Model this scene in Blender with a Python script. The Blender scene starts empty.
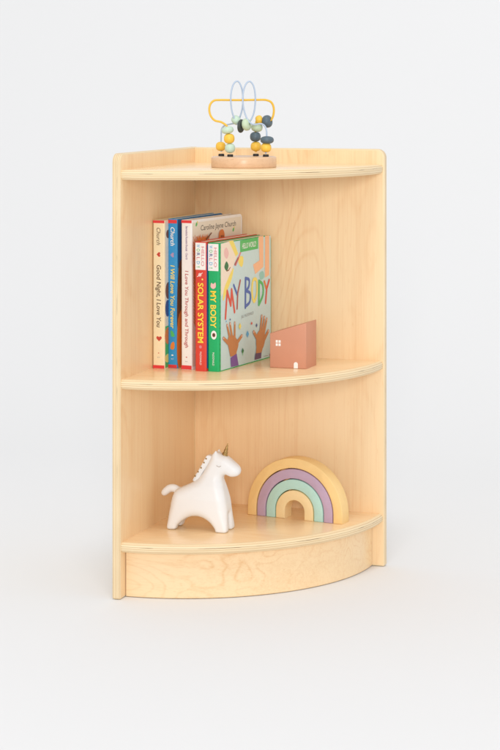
import bpy, bmesh, math, random
import numpy as np
from mathutils import Matrix, Vector

random.seed(7)
SC = bpy.context.scene
COL = SC.collection
R_ = math.radians

# ------------------------------------------------------------------ camera
cam_data = bpy.data.cameras.new('camera')
cam = bpy.data.objects.new('camera', cam_data)
COL.objects.link(cam)
cam.location = (1.06514, -2.90117, 0.70887)
cam.rotation_euler = (R_(90), 0, 0.3064)
cam_data.sensor_fit = 'HORIZONTAL'
cam_data.sensor_width = 36
cam_data.lens = 147.865
cam_data.shift_x = -0.07627
cam_data.shift_y = -0.58737
cam_data.clip_start = 0.05
cam_data.clip_end = 100
SC.camera = cam

# ------------------------------------------------------------------ studio light
world = bpy.data.worlds.new('World')
SC.world = world
world.use_nodes = True
bg = world.node_tree.nodes['Background']
bg.inputs['Color'].default_value = (1.0, 1.0, 1.0, 1)
bg.inputs['Strength'].default_value = 0.88


def area_light(name, loc, target, size, power, color=(1, 1, 1)):
    d = bpy.data.lights.new(name, 'AREA')
    d.shape = 'SQUARE'
    d.size = size
    d.energy = power
    d.color = color
    o = bpy.data.objects.new(name, d)
    COL.objects.link(o)
    o.location = loc
    o.rotation_euler = (Vector(target) - Vector(loc)).to_track_quat('-Z', 'Y').to_euler()
    return o


AZ = math.atan2(1.06514 - 0.13, 2.90117 - 0.13)      # the lamps stand on the camera's side of the shelf


def on_axis(elev, dist, target, turn=0.0):
    e, z = R_(elev), AZ + R_(turn)
    return (target[0] + dist * math.cos(e) * math.sin(z), target[1] - dist * math.cos(e) * math.cos(z), target[2] + dist * math.sin(e))


TGT = (0.13, -0.12, 0.3)
area_light('overhead_softbox', on_axis(66, 6.0, TGT), TGT, 1.3, 78)
area_light('front_softbox', on_axis(12, 8.0, TGT), TGT, 1.6, 190)

SC.view_settings.view_transform = 'Standard'
SC.view_settings.look = 'None'
SC.view_settings.gamma = 1
SC.view_settings.exposure = 0.0
SC.cycles.max_bounces = 10
SC.cycles.diffuse_bounces = 6

# ------------------------------------------------------------------ helpers


def mat(name, color, rough=0.5, metal=0.0, spec=0.5, bump=0.0, bump_scale=400, var=0.0, var_scale=60):
    m = bpy.data.materials.new(name)
    m.use_nodes = True
    nt = m.node_tree
    b = nt.nodes['Principled BSDF']
    b.inputs['Base Color'].default_value = (*color, 1)
    b.inputs['Roughness'].default_value = rough
    b.inputs['Metallic'].default_value = metal
    b.inputs['Specular IOR Level'].default_value = spec
    tc = nt.nodes.new('ShaderNodeTexCoord')
    if var > 0:
        n = nt.nodes.new('ShaderNodeTexNoise')
        n.inputs['Scale'].default_value = var_scale
        n.inputs['Detail'].default_value = 4
        nt.links.new(tc.outputs['Object'], n.inputs['Vector'])
        mx = nt.nodes.new('ShaderNodeMix')
        mx.data_type = 'RGBA'
        mx.inputs[6].default_value = (*[c * (1 - var) for c in color], 1)
        mx.inputs[7].default_value = (*[min(1, c * (1 + var)) for c in color], 1)
        nt.links.new(n.outputs['Fac'], mx.inputs[0])
        nt.links.new(mx.outputs[2], b.inputs['Base Color'])
    if bump > 0:
        n2 = nt.nodes.new('ShaderNodeTexNoise')
        n2.inputs['Scale'].default_value = bump_scale
        n2.inputs['Detail'].default_value = 3
        nt.links.new(tc.outputs['Object'], n2.inputs['Vector'])
        bp = nt.nodes.new('ShaderNodeBump')
        bp.inputs['Strength'].default_value = bump
        bp.inputs['Distance'].default_value = 0.001
        nt.links.new(n2.outputs['Fac'], bp.inputs['Height'])
        nt.links.new(bp.outputs['Normal'], b.inputs['Normal'])
    return m


def wood(name, light, dark, grain=1, seed=0.0, rough=0.32, fig=0.55, figscale=1.0, across=2):
    """veneer: long fibres along axis `grain`, flat-sawn figure, small flecks"""
    m = bpy.data.materials.new(name)
    m.use_nodes = True
    nt = m.node_tree
    L = nt.links.new
    b = nt.nodes['Principled BSDF']
    b.inputs['Roughness'].default_value = rough
    b.inputs['Specular IOR Level'].default_value = 0.45
    tc = nt.nodes.new('ShaderNodeTexCoord')

    def mapped(sl, st, off):
        mp = nt.nodes.new('ShaderNodeMapping')
        s = [st, st, st]
        s[grain] = sl
        mp.inputs['Scale'].default_value = s
        mp.inputs['Location'].default_value = (seed + off, seed * 1.7 + off, seed * 0.6 - off)
        L(tc.outputs['Object'], mp.inputs['Vector'])
        return mp

    def noise(mp, detail=3, dist=0.0, rgh=0.5):
        n = nt.nodes.new('ShaderNodeTexNoise')
        n.inputs['Scale'].default_value = 1.0
        n.inputs['Detail'].default_value = detail
        n.inputs['Roughness'].default_value = rgh
        n.inputs['Distortion'].default_value = dist
        L(mp.outputs['Vector'], n.inputs['Vector'])
        return n

    def math_(op, a, b_=None, c=None):
        n = nt.nodes.new('ShaderNodeMath')
        n.operation = op
        for i, v in enumerate((a, b_, c)):
            if v is None:
                continue
            if isinstance(v, (int, float)):
                n.inputs[i].default_value = v
            else:
                L(v, n.inputs[i])
        return n.outputs[0]
    # flat-sawn figure: contour lines of a broad stretched field
    big = noise(mapped(2.0 * figscale, 7.5 * figscale, 3.1), 1.5, 0.15)
    wob = noise(mapped(14, 60, 9.0), 2)
    ph = math_('MULTIPLY_ADD', big.outputs['Fac'], 88.0, math_('MULTIPLY', wob.outputs['Fac'], 2.2))
    s = math_('SINE', ph)
    s = math_('POWER', math_('MULTIPLY_ADD', s, 0.5, 0.5), 7.0)
    mask = noise(mapped(2.2, 9, 21.0), 2)
    mk = math_('MULTIPLY', math_('SUBTRACT', mask.outputs['Fac'], 0.36), 2.6)
    mk = nt.nodes.new('ShaderNodeClamp')
    L(math_('MULTIPLY', math_('SUBTRACT', mask.outputs['Fac'], 0.38), 2.6), mk.inputs[0])
    figv = math_('MULTIPLY', s, mk.outputs[0])
    fib = noise(mapped(9, 520, 5.0), 4, 0.0, 0.6)
    band = noise(mapped(1.1, 22, 13.0), 3)
    fleck = noise(mapped(60, 420, 31.0), 1)
    flk = nt.nodes.new('ShaderNodeClamp')
    L(math_('MULTIPLY', math_('SUBTRACT', fleck.outputs['Fac'], 0.66), 6.0), flk.inputs[0])
    f = math_('MULTIPLY', figv, fig)
    f = math_('ADD', f, math_('MULTIPLY', math_('SUBTRACT', fib.outputs['Fac'], 0.5), 1.0))
    f = math_('ADD', f, math_('MULTIPLY', math_('SUBTRACT', band.outputs['Fac'], 0.42), 1.1))
    fib2 = noise(mapped(4, 240, 17.0), 3, 0.0, 0.6)
    f = math_('ADD', f, math_('MULTIPLY', math_('SUBTRACT', fib2.outputs['Fac'], 0.5), 1.0))
    f = math_('ADD', f, math_('MULTIPLY', flk.outputs[0], 0.4))
    cl = nt.nodes.new('ShaderNodeClamp')
    L(f, cl.inputs[0])
    mx = nt.nodes.new('ShaderNodeMix')
    mx.data_type = 'RGBA'
    mx.inputs[6].default_value = (*light, 1)
    mx.inputs[7].default_value = (*dark, 1)
    L(cl.outputs[0], mx.inputs[0])
    L(mx.outputs[2], b.inputs['Base Color'])
    rr = math_('MULTIPLY_ADD', band.outputs['Fac'], 0.12, rough - 0.06)
    L(rr, b.inputs['Roughness'])
    bp = nt.nodes.new('ShaderNodeBump')
    bp.inputs['Strength'].default_value = 0.05
    bp.inputs['Distance'].default_value = 0.0006
    L(fib.outputs['Fac'], bp.inputs['Height'])
    L(bp.outputs['Normal'], b.inputs['Normal'])
    return m


def ply(name, light, mid, thick, seed=0.0):
    """plywood edge: plies across local Z"""
    m = bpy.data.materials.new(name)
    m.use_nodes = True
    nt = m.node_tree
    L = nt.links.new
    b = nt.nodes['Principled BSDF']
    b.inputs['Roughness'].default_value = 0.42
    tc = nt.nodes.new('ShaderNodeTexCoord')
    sep = nt.nodes.new('ShaderNodeSeparateXYZ')
    L(tc.outputs['Object'], sep.inputs[0])
    mr = nt.nodes.new('ShaderNodeMapRange')
    mr.inputs[1].default_value = 0
    mr.inputs[2].default_value = thick
    L(sep.outputs['Z'], mr.inputs[0])
    n = nt.nodes.new('ShaderNodeTexNoise')
    n.inputs['Scale'].default_value = 55
    n.inputs['Detail'].default_value = 3
    L(tc.outputs['Object'], n.inputs['Vector'])
    ad = nt.nodes.new('ShaderNodeMath')
    ad.operation = 'MULTIPLY_ADD'
    ad.inputs[1].default_value = 0.07
    L(n.outputs['Fac'], ad.inputs[0])
    sb = nt.nodes.new('ShaderNodeMath')
    sb.operation = 'SUBTRACT'
    sb.inputs[1].default_value = 0.035
    L(mr.outputs[0], sb.inputs[0])
    L(sb.outputs[0], ad.inputs[2])
    cr = nt.nodes.new('ShaderNodeValToRGB')
    e = cr.color_ramp.elements
    thin = tuple(c * .86 for c in mid)
    stops = [(0.0, light), (0.15, light), (0.18, mid), (0.22, mid), (0.25, light), (0.38, light), (0.41, mid), (0.46, mid), (0.49, light),
             (0.59, light), (0.61, thin), (0.64, thin), (0.67, light), (0.80, light), (0.83, mid), (0.87, mid), (0.90, light), (1.0, light)]
    e[0].position = 0
    e[0].color = (*stops[0][1], 1)
    e[1].position = 1
    e[1].color = (*stops[-1][1], 1)
    for p, c in stops[1:-1]:
        x = e.new(p)
        x.color = (*c, 1)
    L(ad.outputs[0], cr.inputs[0])
    n2 = nt.nodes.new('ShaderNodeTexNoise')
    n2.inputs['Scale'].default_value = 14
    n2.inputs['Detail'].default_value = 5
    L(tc.outputs['Object'], n2.inputs['Vector'])
    mx = nt.nodes.new('ShaderNodeMix')
    mx.data_type = 'RGBA'
    mx.blend_type = 'MULTIPLY'
    mx.inputs[0].default_value = 0.25
    L(cr.outputs[0], mx.inputs[6])
    cr2 = nt.nodes.new('ShaderNodeValToRGB')
    cr2.color_ramp.elements[0].position = 0.3
    cr2.color_ramp.elements[0].color = (0.75, 0.68, 0.58, 1)
    cr2.color_ramp.elements[1].position = 0.6
    cr2.color_ramp.elements[1].color = (1, 1, 1, 1)
    L(n2.outputs['Fac'], cr2.inputs[0])
    L(cr2.outputs[0], mx.inputs[7])
    nv = nt.nodes.new('ShaderNodeTexNoise')
    nv.inputs['Scale'].default_value = 24
    nv.inputs['Detail'].default_value = 2
    L(tc.outputs['Object'], nv.inputs['Vector'])
    cm = nt.nodes.new('ShaderNodeValToRGB')
    cm.color_ramp.elements[0].position = 0.56
    cm.color_ramp.elements[0].color = (0, 0, 0, 1)
    cm.color_ramp.elements[1].position = 0.64
    cm.color_ramp.elements[1].color = (1, 1, 1, 1)
    L(nv.outputs['Fac'], cm.inputs[0])
    cb = nt.nodes.new('ShaderNodeValToRGB')
    eb = cb.color_ramp.elements
    eb[0].position, eb[0].color = 0.585, (0, 0, 0, 1)
    eb[1].position, eb[1].color = 0.66, (0, 0, 0, 1)
    for p_ in (0.61, 0.64):
        x = eb.new(p_)
        x.color = (1, 1, 1, 1)
    L(ad.outputs[0], cb.inputs[0])
    mm = nt.nodes.new('ShaderNodeMath')
    mm.operation = 'MULTIPLY'
    L(cm.outputs[0], mm.inputs[0])
    L(cb.outputs[0], mm.inputs[1])
    md = nt.nodes.new('ShaderNodeMix')
    md.data_type = 'RGBA'
    md.inputs[7].default_value = (0.22, 0.12, 0.05, 1)
    L(mm.outputs[0], md.inputs[0])
    L(mx.outputs[2], md.inputs[6])
    L(md.outputs[2], b.inputs['Base Color'])
    return m


def empty(name, loc=(0, 0, 0), rotz=0.0):
    o = bpy.data.objects.new(name, None)
    o.empty_display_size = 0.05
    COL.objects.link(o)
    o.location = loc
    o.rotation_euler = (0, 0, rotz)
    return o


def tag(o, label=None, cat=None, group=None, kind=None):
    if label:
        o['label'] = label
    if cat:
        o['category'] = cat
    if group:
        o['group'] = group
    if kind:
        o['kind'] = kind
    return o


def obj(name, bm, mats, parent=None, smooth=False, matrix=None, angle=None):
    me = bpy.data.meshes.new(name)
    bmesh.ops.recalc_face_normals(bm, faces=bm.faces) if angle != 'keep' else None
    bm.to_mesh(me)
    bm.free()
    for m in (mats if isinstance(mats, (list, tuple)) else [mats]):
        me.materials.append(m)
    if smooth:
        me.polygons.foreach_set('use_smooth', [True] * len(me.polygons))
        me.set_sharp_from_angle(angle=R_(38))
    o = bpy.data.objects.new(name, me)
    COL.objects.link(o)
    if parent:
        o.parent = parent
    if matrix is not None:
        o.matrix_local = matrix
    return o


def slab(bm, outline, thick, r=0.002, seg=4, face_mat=0, edge_mat=1, z0=0.0):
    """extrude a CCW outline by thick along +Z with rounded rims of radius r"""
    n = len(outline)
    P = np.array(outline, float)
    nxt = np.roll(P, -1, 0) - P
    prv = P - np.roll(P, 1, 0)

    def nrm(v):
        return v / np.maximum(np.linalg.norm(v, axis=1, keepdims=True), 1e-12)
    a, b = nrm(prv), nrm(nxt)
    na = np.stack([-a[:, 1], a[:, 0]], 1)
    nb = np.stack([-b[:, 1], b[:, 0]], 1)
    mi = na + nb
    mi = mi / np.maximum((mi * na).sum(1, keepdims=True), 1e-6)
    prof = []
    for k in range(seg + 1):
        t = k / seg * math.pi / 2
        prof.append((r * (1 - math.sin(t)), r * (1 - math.cos(t))))
    prof = prof + [(i, thick - z) for i, z in reversed(prof)]
    rings = []
    for ins, z in prof:
        Q = P + mi * ins
        rings.append([bm.verts.new((q[0], q[1], z0 + z)) for q in Q])
    for A, B in zip(rings[:-1], rings[1:]):
        for i in range(n):
            f = bm.faces.new((A[i], A[(i + 1) % n], B[(i + 1) % n], B[i]))
            f.material_index = edge_mat
    f = bm.faces.new(list(reversed(rings[0])))
    f.material_index = face_mat
    f = bm.faces.new(rings[-1])
    f.material_index = face_mat


def box(bm, lo, hi, mi=0):
    x0, y0, z0 = lo
    x1, y1, z1 = hi
    v = [bm.verts.new(p) for p in ((x0, y0, z0), (x1, y0, z0), (x1, y1, z0), (x0, y1, z0),
                                   (x0, y0, z1), (x1, y0, z1), (x1, y1, z1), (x0, y1, z1))]
    for q in ((3, 2, 1, 0), (4, 5, 6, 7), (0, 1, 5, 4), (1, 2, 6, 5), (2, 3, 7, 6), (3, 0, 4, 7)):
        f = bm.faces.new([v[i] for i in q])
        f.material_index = mi


def spline(pts, n=10, closed=False):
    P = [np.array(p, float) for p in pts]
    out = []
    m = len(P)
    rng = range(m) if closed else range(m - 1)
    for i in rng:
        p1, p2 = P[i], P[(i + 1) % m]
        p0 = P[(i - 1) % m] if closed or i > 0 else 2 * p1 - p2
        p3 = P[(i + 2) % m] if closed or i < m - 2 else 2 * p2 - p1
        for k in range(n):
            t = k / n
            out.append(0.5 * ((2 * p1) + (-p0 + p2) * t + (2 * p0 - 5 * p1 + 4 * p2 - p3) * t * t + (-p0 + 3 * p1 - 3 * p2 + p3) * t ** 3))
    if not closed:
        out.append(P[-1])
    return out


def tube(bm, pts, r, seg=12, mi=0):
    pts = [Vector(p) for p in pts]
    rings = []
    up = Vector((0, 0, 1))
    t0 = (pts[1] - pts[0]).normalized()
    nrm = t0.orthogonal().normalized()
    for i, p in enumerate(pts):
        t = (pts[min(i + 1, len(pts) - 1)] - pts[max(i - 1, 0)]).normalized()
        nrm = (nrm - t * nrm.dot(t)).normalized()
        bn = t.cross(nrm)
        rr = r[i] if isinstance(r, (list, tuple)) else r
        rings.append([bm.verts.new(p + nrm * math.cos(a) * rr + bn * math.sin(a) * rr)
                      for a in [2 * math.pi * k / seg for k in range(seg)]])
    for A, B in zip(rings[:-1], rings[1:]):
        for k in range(seg):
            f = bm.faces.new((A[k], A[(k + 1) % seg], B[(k + 1) % seg], B[k]))
            f.material_index = mi
    for rg in (list(reversed(rings[0])), rings[-1]):
        f = bm.faces.new(rg)
        f.material_index = mi


def lathe(bm, prof, seg=40, mi=0, M=None):
    """prof: list of (r, z), closed by end caps at r==0"""
    rings = []
    for r, z in prof:
        if r < 1e-7:
            rings.append([bm.verts.new((0, 0, z))])
        else:
            rings.append([bm.verts.new((r * math.cos(2 * math.pi * k / seg), r * math.sin(2 * math.pi * k / seg), z)) for k in range(seg)])
    for A, B in zip(rings[:-1], rings[1:]):
        for k in range(seg):
            k2 = (k + 1) % seg
            if len(A) == 1 and len(B) == 1:
                continue
            if len(A) == 1:
                q = (A[0], B[k2], B[k])
            elif len(B) == 1:
                q = (A[k], A[k2], B[0])
            else:
                q = (A[k], A[k2], B[k2], B[k])
            f = bm.faces.new(q)
            f.material_index = mi
    if M is not None:
        bmesh.ops.transform(bm, matrix=M, verts=[v for rg in rings for v in rg])


def arc_pts(cx, cy, r, a0, a1, n):
    return [(cx + r * math.cos(a0 + (a1 - a0) * i / n), cy + r * math.sin(a0 + (a1 - a0) * i / n)) for i in range(n + 1)]


# ------------------------------------------------------------------ the setting: white studio sweep
m_back = mat('studio_paper', (0.775, 0.777, 0.783), rough=0.9, spec=0.1)
bm = bmesh.new()
prof = [(-9.0, 0.0), (0.7, 0.0)]
RB = 2.4
prof += [(0.7 + RB * math.sin(a), RB - RB * math.cos(a)) for a in [math.pi / 2 * k / 36 for k in range(1, 34)]]
rows = [[bm.verts.new((x, y, z)) for x in (-7.5, 7.5)] for y, z in prof]
for A, B in zip(rows[:-1], rows[1:]):
    bm.faces.new((A[0], A[1], B[1], B[0]))
backdrop = obj('floor', bm, m_back, smooth=True)
tag(backdrop, 'seamless white studio floor curving up into a plain backdrop', kind='structure')

# ------------------------------------------------------------------ the corner shelf
LIGHT = (0.89, 0.665, 0.40)
DARK = (0.775, 0.485, 0.24)
PLY_L = (0.83, 0.665, 0.42)
PLY_M = (0.68, 0.48, 0.265)
T = 0.0121
RP = 0.2953
H = 0.61
ST = 0.0137
S1, S2, S3 = 0.5874, 0.3008, 0.0777

shelf_root = empty('corner_shelf', (0, 0, 0))
tag(shelf_root, 'pale maple corner shelf with three quarter round shelves and a curved toe board', 'shelf')

m_edge_v = ply('plywood_panel_edge', PLY_L, PLY_M, T)
m_edge_h = ply('plywood_shelf_edge', PLY_L, PLY_M, ST)


def panel_outline(w, top=H):
    c = 0.0125
    o = [(0.0, 0.0005), (w - 0.002, 0.0005), (w, 0.0025)]
    o += arc_pts(w - c, top - c, c, 0, math.pi / 2, 10)
    o += [(0.0, top)]
    return o


# side panel along the Y axis (inner face x = 0); local x -> -Y from y=+T, local y -> Z, local z -> +X
bm = bmesh.new()
slab(bm, panel_outline(RP + T), T, r=0.0022, seg=4)
M1 = Matrix(((0, 0, 1, -T), (-1, 0, 0, T), (0, 1, 0, 0), (0, 0, 0, 1)))
obj('side_panel', bm, [wood('maple_side_panel', LIGHT, DARK, grain=1, seed=2.3, fig=0.42), m_edge_v], shelf_root, True, M1)
# side panel along the X axis (inner face y = 0); local x -> X, local y -> Z, local z -> -Y
bm = bmesh.new()
slab(bm, panel_outline(RP + 0.0010, H - 0.0004), T, r=0.0022, seg=4)
M2 = Matrix(((1, 0, 0, -0.0010), (0, 0, -1, T), (0, 1, 0, 0), (0, 0, 0, 1)))
obj('side_panel', bm, [wood('maple_back_panel', LIGHT, DARK, grain=1, seed=7.9, fig=0.42, figscale=1.2), m_edge_v], shelf_root, True, M2)

RS = 0.2925
EMB = 0.006


def shelf_outline():
    # quarter disc, its straight sides let into the panels
    a = arc_pts(0, 0, RS, -math.pi / 2, 0, 56)
    return [(-EMB, EMB), (-EMB, -RS)] + a + [(RS, EMB)]


for zt, seed in ((S1, 1.1), (S2, 4.4), (S3, 6.2)):
    bm = bmesh.new()
    slab(bm, shelf_outline(), ST, r=0.0052, seg=6)
    m = wood('maple_shelf', LIGHT, DARK, grain=0, seed=seed, fig=0.3, rough=0.24)
    obj('shelf_board', bm, [m, m_edge_h], shelf_root, True, Matrix.Translation((0, 0, zt - ST)))

# curved toe board
bm = bmesh.new()
RK = 0.2762
n = 56
g = 0.0011
a0 = -math.pi / 2 + math.asin(g / RK)
a1 = -math.asin(g / RK)
zk0, zk1 = 0.0008, S3 - ST + 0.0005
ring = []
for i in range(n + 1):
    a = a0 + (a1 - a0) * i / n
    c, s = math.cos(a), math.sin(a)
    ring.append([bm.verts.new((r * c, r * s, z)) for r, z in ((RK - 0.011, zk0), (RK - 0.001, zk0), (RK, zk0 + 0.001), (RK, zk1), (RK - 0.011, zk1))])
for A, B in zip(ring[:-1], ring[1:]):
    for k in range(5):
        bm.faces.new((A[k], A[(k + 1) % 5], B[(k + 1) % 5], B[k]))
bm.faces.new(ring[0])
bm.faces.new(list(reversed(ring[-1])))
m_toe = wood('maple_toe_board', LIGHT, DARK, grain=0, seed=11.7, fig=0.6, figscale=2.2)
obj('toe_board', bm, m_toe, shelf_root, True)

# ------------------------------------------------------------------ text and flat art helpers


class Art:
    """flat printed shapes laid on one plane; u,v are metres on the plane"""

    def __init__(self):
        self.bm = bmesh.new()
        self.mats = []
        self.layer = 0
        self.umax = 1.0

    def mi(self, m):
        if m not in self.mats:
            self.mats.append(m)
        return self.mats.index(m)

    def poly(self, pts, m, lift=None):
        if lift is None:
            self.layer += 1
            lift = 0.00010 + 0.000012 * self.layer
        pts = [(min(p[0], self.umax), p[1]) for p in pts]
        idx = self.mi(m)
        vs = [self.bm.verts.new((p[0], p[1], lift)) for p in pts]
        ar = sum(pts[i][0] * pts[(i + 1) % len(pts)][1] - pts[(i + 1) % len(pts)][0] * pts[i][1] for i in range(len(pts)))
        if ar < 0:
            vs.reverse()
        f = self.bm.faces.new(vs)
        f.material_index = idx
        bmesh.ops.triangulate(self.bm, faces=[f])

    def blob(self, pts, m, n=6):
        self.poly([tuple(p) for p in spline(pts, n, closed=True)], m)

    def ellipse(self, c, a, b, m, rot=0.0, n=24):
        ca, sa = math.cos(rot), math.sin(rot)
        self.poly([(c[0] + a * math.cos(t) * ca - b * math.sin(t) * sa, c[1] + a * math.cos(t) * sa + b * math.sin(t) * ca)
                   for t in [2 * math.pi * k / n for k in range(n)]], m)

    def stroke(self, pts, w, m, taper=1.0):
        """polyline with round ends"""
        P = [np.array(p, float) for p in pts]
        self.layer += 1
        lift = 0.00010 + 0.000012 * self.layer
        for a, b in zip(P[:-1], P[1:]):
            d = b - a
            L = np.linalg.norm(d)
            if L < 1e-9:
                continue
            d = d / L
            ang = math.atan2(d[1], d[0])
            q = [(a[0] + w / 2 * math.cos(t), a[1] + w / 2 * math.sin(t)) for t in [ang + math.pi / 2 + math.pi * k / 6 for k in range(7)]]
            q += [(b[0] + w / 2 * taper * math.cos(t), b[1] + w / 2 * taper * math.sin(t)) for t in [ang - math.pi / 2 + math.pi * k / 6 for k in range(7)]]
            self.poly(q, m, lift)
            lift += 0.000003
        self.layer += 1

    def heart(self, c, s, m, rot=0.0):
        pts = []
        for k in range(28):
            t = 2 * math.pi * k / 28
            x = 16 * math.sin(t) ** 3 / 16
            y = (13 * math.cos(t) - 5 * math.cos(2 * t) - 2 * math.cos(3 * t) - math.cos(4 * t)) / 16
            x, y = x * math.cos(rot) - y * math.sin(rot), x * math.sin(rot) + y * math.cos(rot)
            pts.append((c[0] + x * s, c[1] + y * s))
        self.poly(pts, m)

    def text(self, s, c, length, height, m, rot=0.0, bold=0.0, shear=0.0):
        """a line of lettering centred on c, fitted to length x cap-height, running along rot"""
        cu = bpy.data.curves.new('lettering', 'FONT')
        cu.body = s
        cu.size = 1.0
        cu.shear = shear
        cu.offset = bold
        cu.resolution_u = 3
        o = bpy.data.objects.new('lettering', cu)
        COL.objects.link(o)
        bpy.context.view_layer.update()
        dg = bpy.context.evaluated_depsgraph_get()
        me = bpy.data.meshes.new_from_object(o.evaluated_get(dg))
        bpy.data.objects.remove(o)
        bpy.data.curves.remove(cu)
        co = np.array([v.co[:] for v in me.vertices])
        lo, hi = co.min(0), co.max(0)
        sx = length / (hi[0] - lo[0])
        sy = height / 0.72
        self.layer += 1
        lift = 0.00012 + 0.000012 * self.layer
        idx = self.mi(m)
        ca, sa = math.cos(rot), math.sin(rot)
        vs = []
        for p in co:
            x = (p[0] - (lo[0] + hi[0]) / 2) * sx
            y = (p[1] - 0.36) * sy
            vs.append(self.bm.verts.new((c[0] + x * ca - y * sa, c[1] + x * sa + y * ca, lift)))
        for pl in me.polygons:
            q = [vs[i] for i in pl.vertices]
            try:
                f = self.bm.faces.new(q)
                f.normal_update()
                if f.normal.z < 0:
                    f.normal_flip()
                f.material_index = idx
            except ValueError:
                pass
        bpy.data.meshes.remove(me)

    def build(self, name, parent, matrix):
        return obj(name, self.bm, self.mats, parent, False, matrix, angle='keep')


INK = {}


def ink(name, c, rough=0.38):
    if name not in INK:
        INK[name] = mat(name + '_print', c, rough=rough, spec=0.4, var=0.04, var_scale=180)
    return INK[name]


cream = ink('cream', (0.86, 0.74, 0.49))
paper_white = ink('white', (0.85, 0.83, 0.80))
offwhite = ink('ivory', (0.80, 0.74, 0.62))
cap_red = ink('cap_red', (0.72, 0.045, 0.05))
heart_red = ink('heart_red', (0.55, 0.06, 0.04))
spine_blue = ink('spine_blue', (0.035, 0.29, 0.60))
deep_blue = ink('deep_blue', (0.03, 0.13, 0.36))
spine_red = ink('spine_red', (0.66, 0.055, 0.035))
spine_green = ink('spine_green', (0.008, 0.40, 0.125))
dark_green = ink('dark_green', (0.02, 0.16, 0.06))
leaf_green = ink('leaf_green', (0.08, 0.48, 0.13))
yellow = ink('yellow', (0.92, 0.66, 0.06))
soft_yellow = ink('soft_yellow', (0.88, 0.70, 0.16))
black = ink('black', (0.03, 0.025, 0.025))
brown = ink('brown', (0.22, 0.08, 0.035))
orange = ink('orange', (0.78, 0.22, 0.04))
lion_orange = ink('lion_orange', (0.70, 0.20, 0.05))
peach = ink('peach', (0.90, 0.50, 0.29))
pale_peach = ink('pale_peach', (0.88, 0.74, 0.60))
pink = ink('pink', (0.83, 0.50, 0.46))
sky_grey = ink('sky_grey', (0.56, 0.71, 0.70))
purple = ink('purple', (0.20, 0.10, 0.33))
dull_purple = ink('dull_purple', (0.13, 0.08, 0.16))
skin = ink('skin_brown', (0.55, 0.23, 0.09))
nail = ink('nail_pink', (0.82, 0.50, 0.40))
navy = ink('navy', (0.06, 0.09, 0.26))
maroon = ink('maroon', (0.42, 0.10, 0.09))
rose = ink('rose', (0.68, 0.22, 0.25))
lilac = ink('lilac', (0.42, 0.28, 0.45))
letter_red = ink('letter_red', (0.70, 0.09, 0.06))
letter_blue = ink('letter_blue', (0.07, 0.14, 0.42))
sky_blue = ink('sky_blue', (0.10, 0.40, 0.68))
grey = ink('grey', (0.33, 0.33, 0.33))
teal = ink('teal', (0.30, 0.58, 0.50))
page_mat = mat('page_block', (0.80, 0.75, 0.66), rough=0.8, spec=0.2, var=0.10, var_scale=900)


def book(label, fl, theta, t, w, h, cov, inner=None, spine_band=0.0):
    """board book standing on its tail; local: spine outer face y=0, x 0..t, y 0..w, z 0..h"""
    root = empty('book', (fl[0], fl[1], S2 + 0.0001), -R_(theta))
    tag(root, label, 'book', 'picture books on the middle shelf')
    # cover: back board, spine, front board in one bent sheet with rounded hinges
    th = 0.0016
    bm = bmesh.new()
    r = 0.0022
    prof = [(0, w)] + [(0, r)] + [(r - r * math.cos(a), r - r * math.sin(a)) for a in [R_(22.5), R_(45), R_(67.5)]] + [(r, 0), (t - r, 0)]
    prof += [(t - r + r * math.sin(a), r - r * math.cos(a)) for a in [R_(22.5), R_(45), R_(67.5)]] + [(t, r), (t, w)]
    inn = [(th, w), (th, r), (th + .0002, th + .0004), (th + .0004, th + .0002), (r, th), (t - r, th), (t - th - .0004, th + .0002), (t - th - .0002, th + .0004), (t - th, r), (t - th, w)]
    # trim to equal counts
    outp = [prof[0], prof[1], prof[2], prof[4], prof[5], prof[6], prof[7], prof[9], prof[10], prof[11]]
    rc = 0.007

    def sheet(zs):
        rings = []
        for z in zs:
            # fore-edge corners rounded off near head and tail
            d = 0.0
            e = min(z, h - z)
            if e < rc:
                d = rc - math.sqrt(max(rc * rc - (rc - e) ** 2, 0))
            o = [(x, y - (d if i in (0, len(outp) - 1) else 0)) for i, (x, y) in enumerate(outp)]
            q = [(x, y - (d if i in (0, len(inn) - 1) else 0)) for i, (x, y) in enumerate(inn)]
            rings.append([bm.verts.new((x, y, z)) for x, y in o + list(reversed(q))])
        for A, B in zip(rings[:-1], rings[1:]):
            k = len(A)
            for i in range(k):
                bm.faces.new((A[i], A[(i + 1) % k], B[(i + 1) % k], B[i]))
        for rg in (rings[0], rings[-1]):
            k = len(outp)
            for i in range(k - 1):
                bm.faces.new((rg[i], rg[i + 1], rg[2 * k - 2 - i], rg[2 * k - 1 - i]))
    zs = [rc * (1 - math.cos(R_(a))) for a in (0, 18, 36, 54, 72, 90)]
    sheet(zs + [h - z for z in reversed(zs)])
    obj('cover', bm, cov, root, True)
    bm = bmesh.new()
    k = 7
    x0, x1 = th + .0001, t - th - .0001
    for i in range(k):
        a = x0 + (x1 - x0) * i / k
        b = x0 + (x1 - x0) * (i + 0.9) / k
        box(bm, (a, 0.0035, 0.0008), (b, w - 0.0010 - 0.0004 * (i % 2), h - 0.0010 - 0.0003 * (i % 3)))
    obj('pages', bm, page_mat, root)
    return root


def spine_matrix(t):
    # u -> +X from spine's left edge, v -> +Z, normal -> -Y
    return Matrix(((1, 0, 0, 0), (0, 0, -1, 0), (0, 1, 0, 0), (0, 0, 0, 1)))


def cover_matrix(t):
    # u -> +Y from hinge, v -> +Z, normal -> +X
    return Matrix(((0, 0, 1, t), (1, 0, 0, 0), (0, 1, 0, 0), (0, 0, 0, 1)))


DOWN = -math.pi / 2
PM = 1 / 700.0


def rect(art, u0, u1, v0, v1, m):
    art.poly([(u0, v0), (u1, v0), (u1, v1), (u0, v1)], m)


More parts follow.
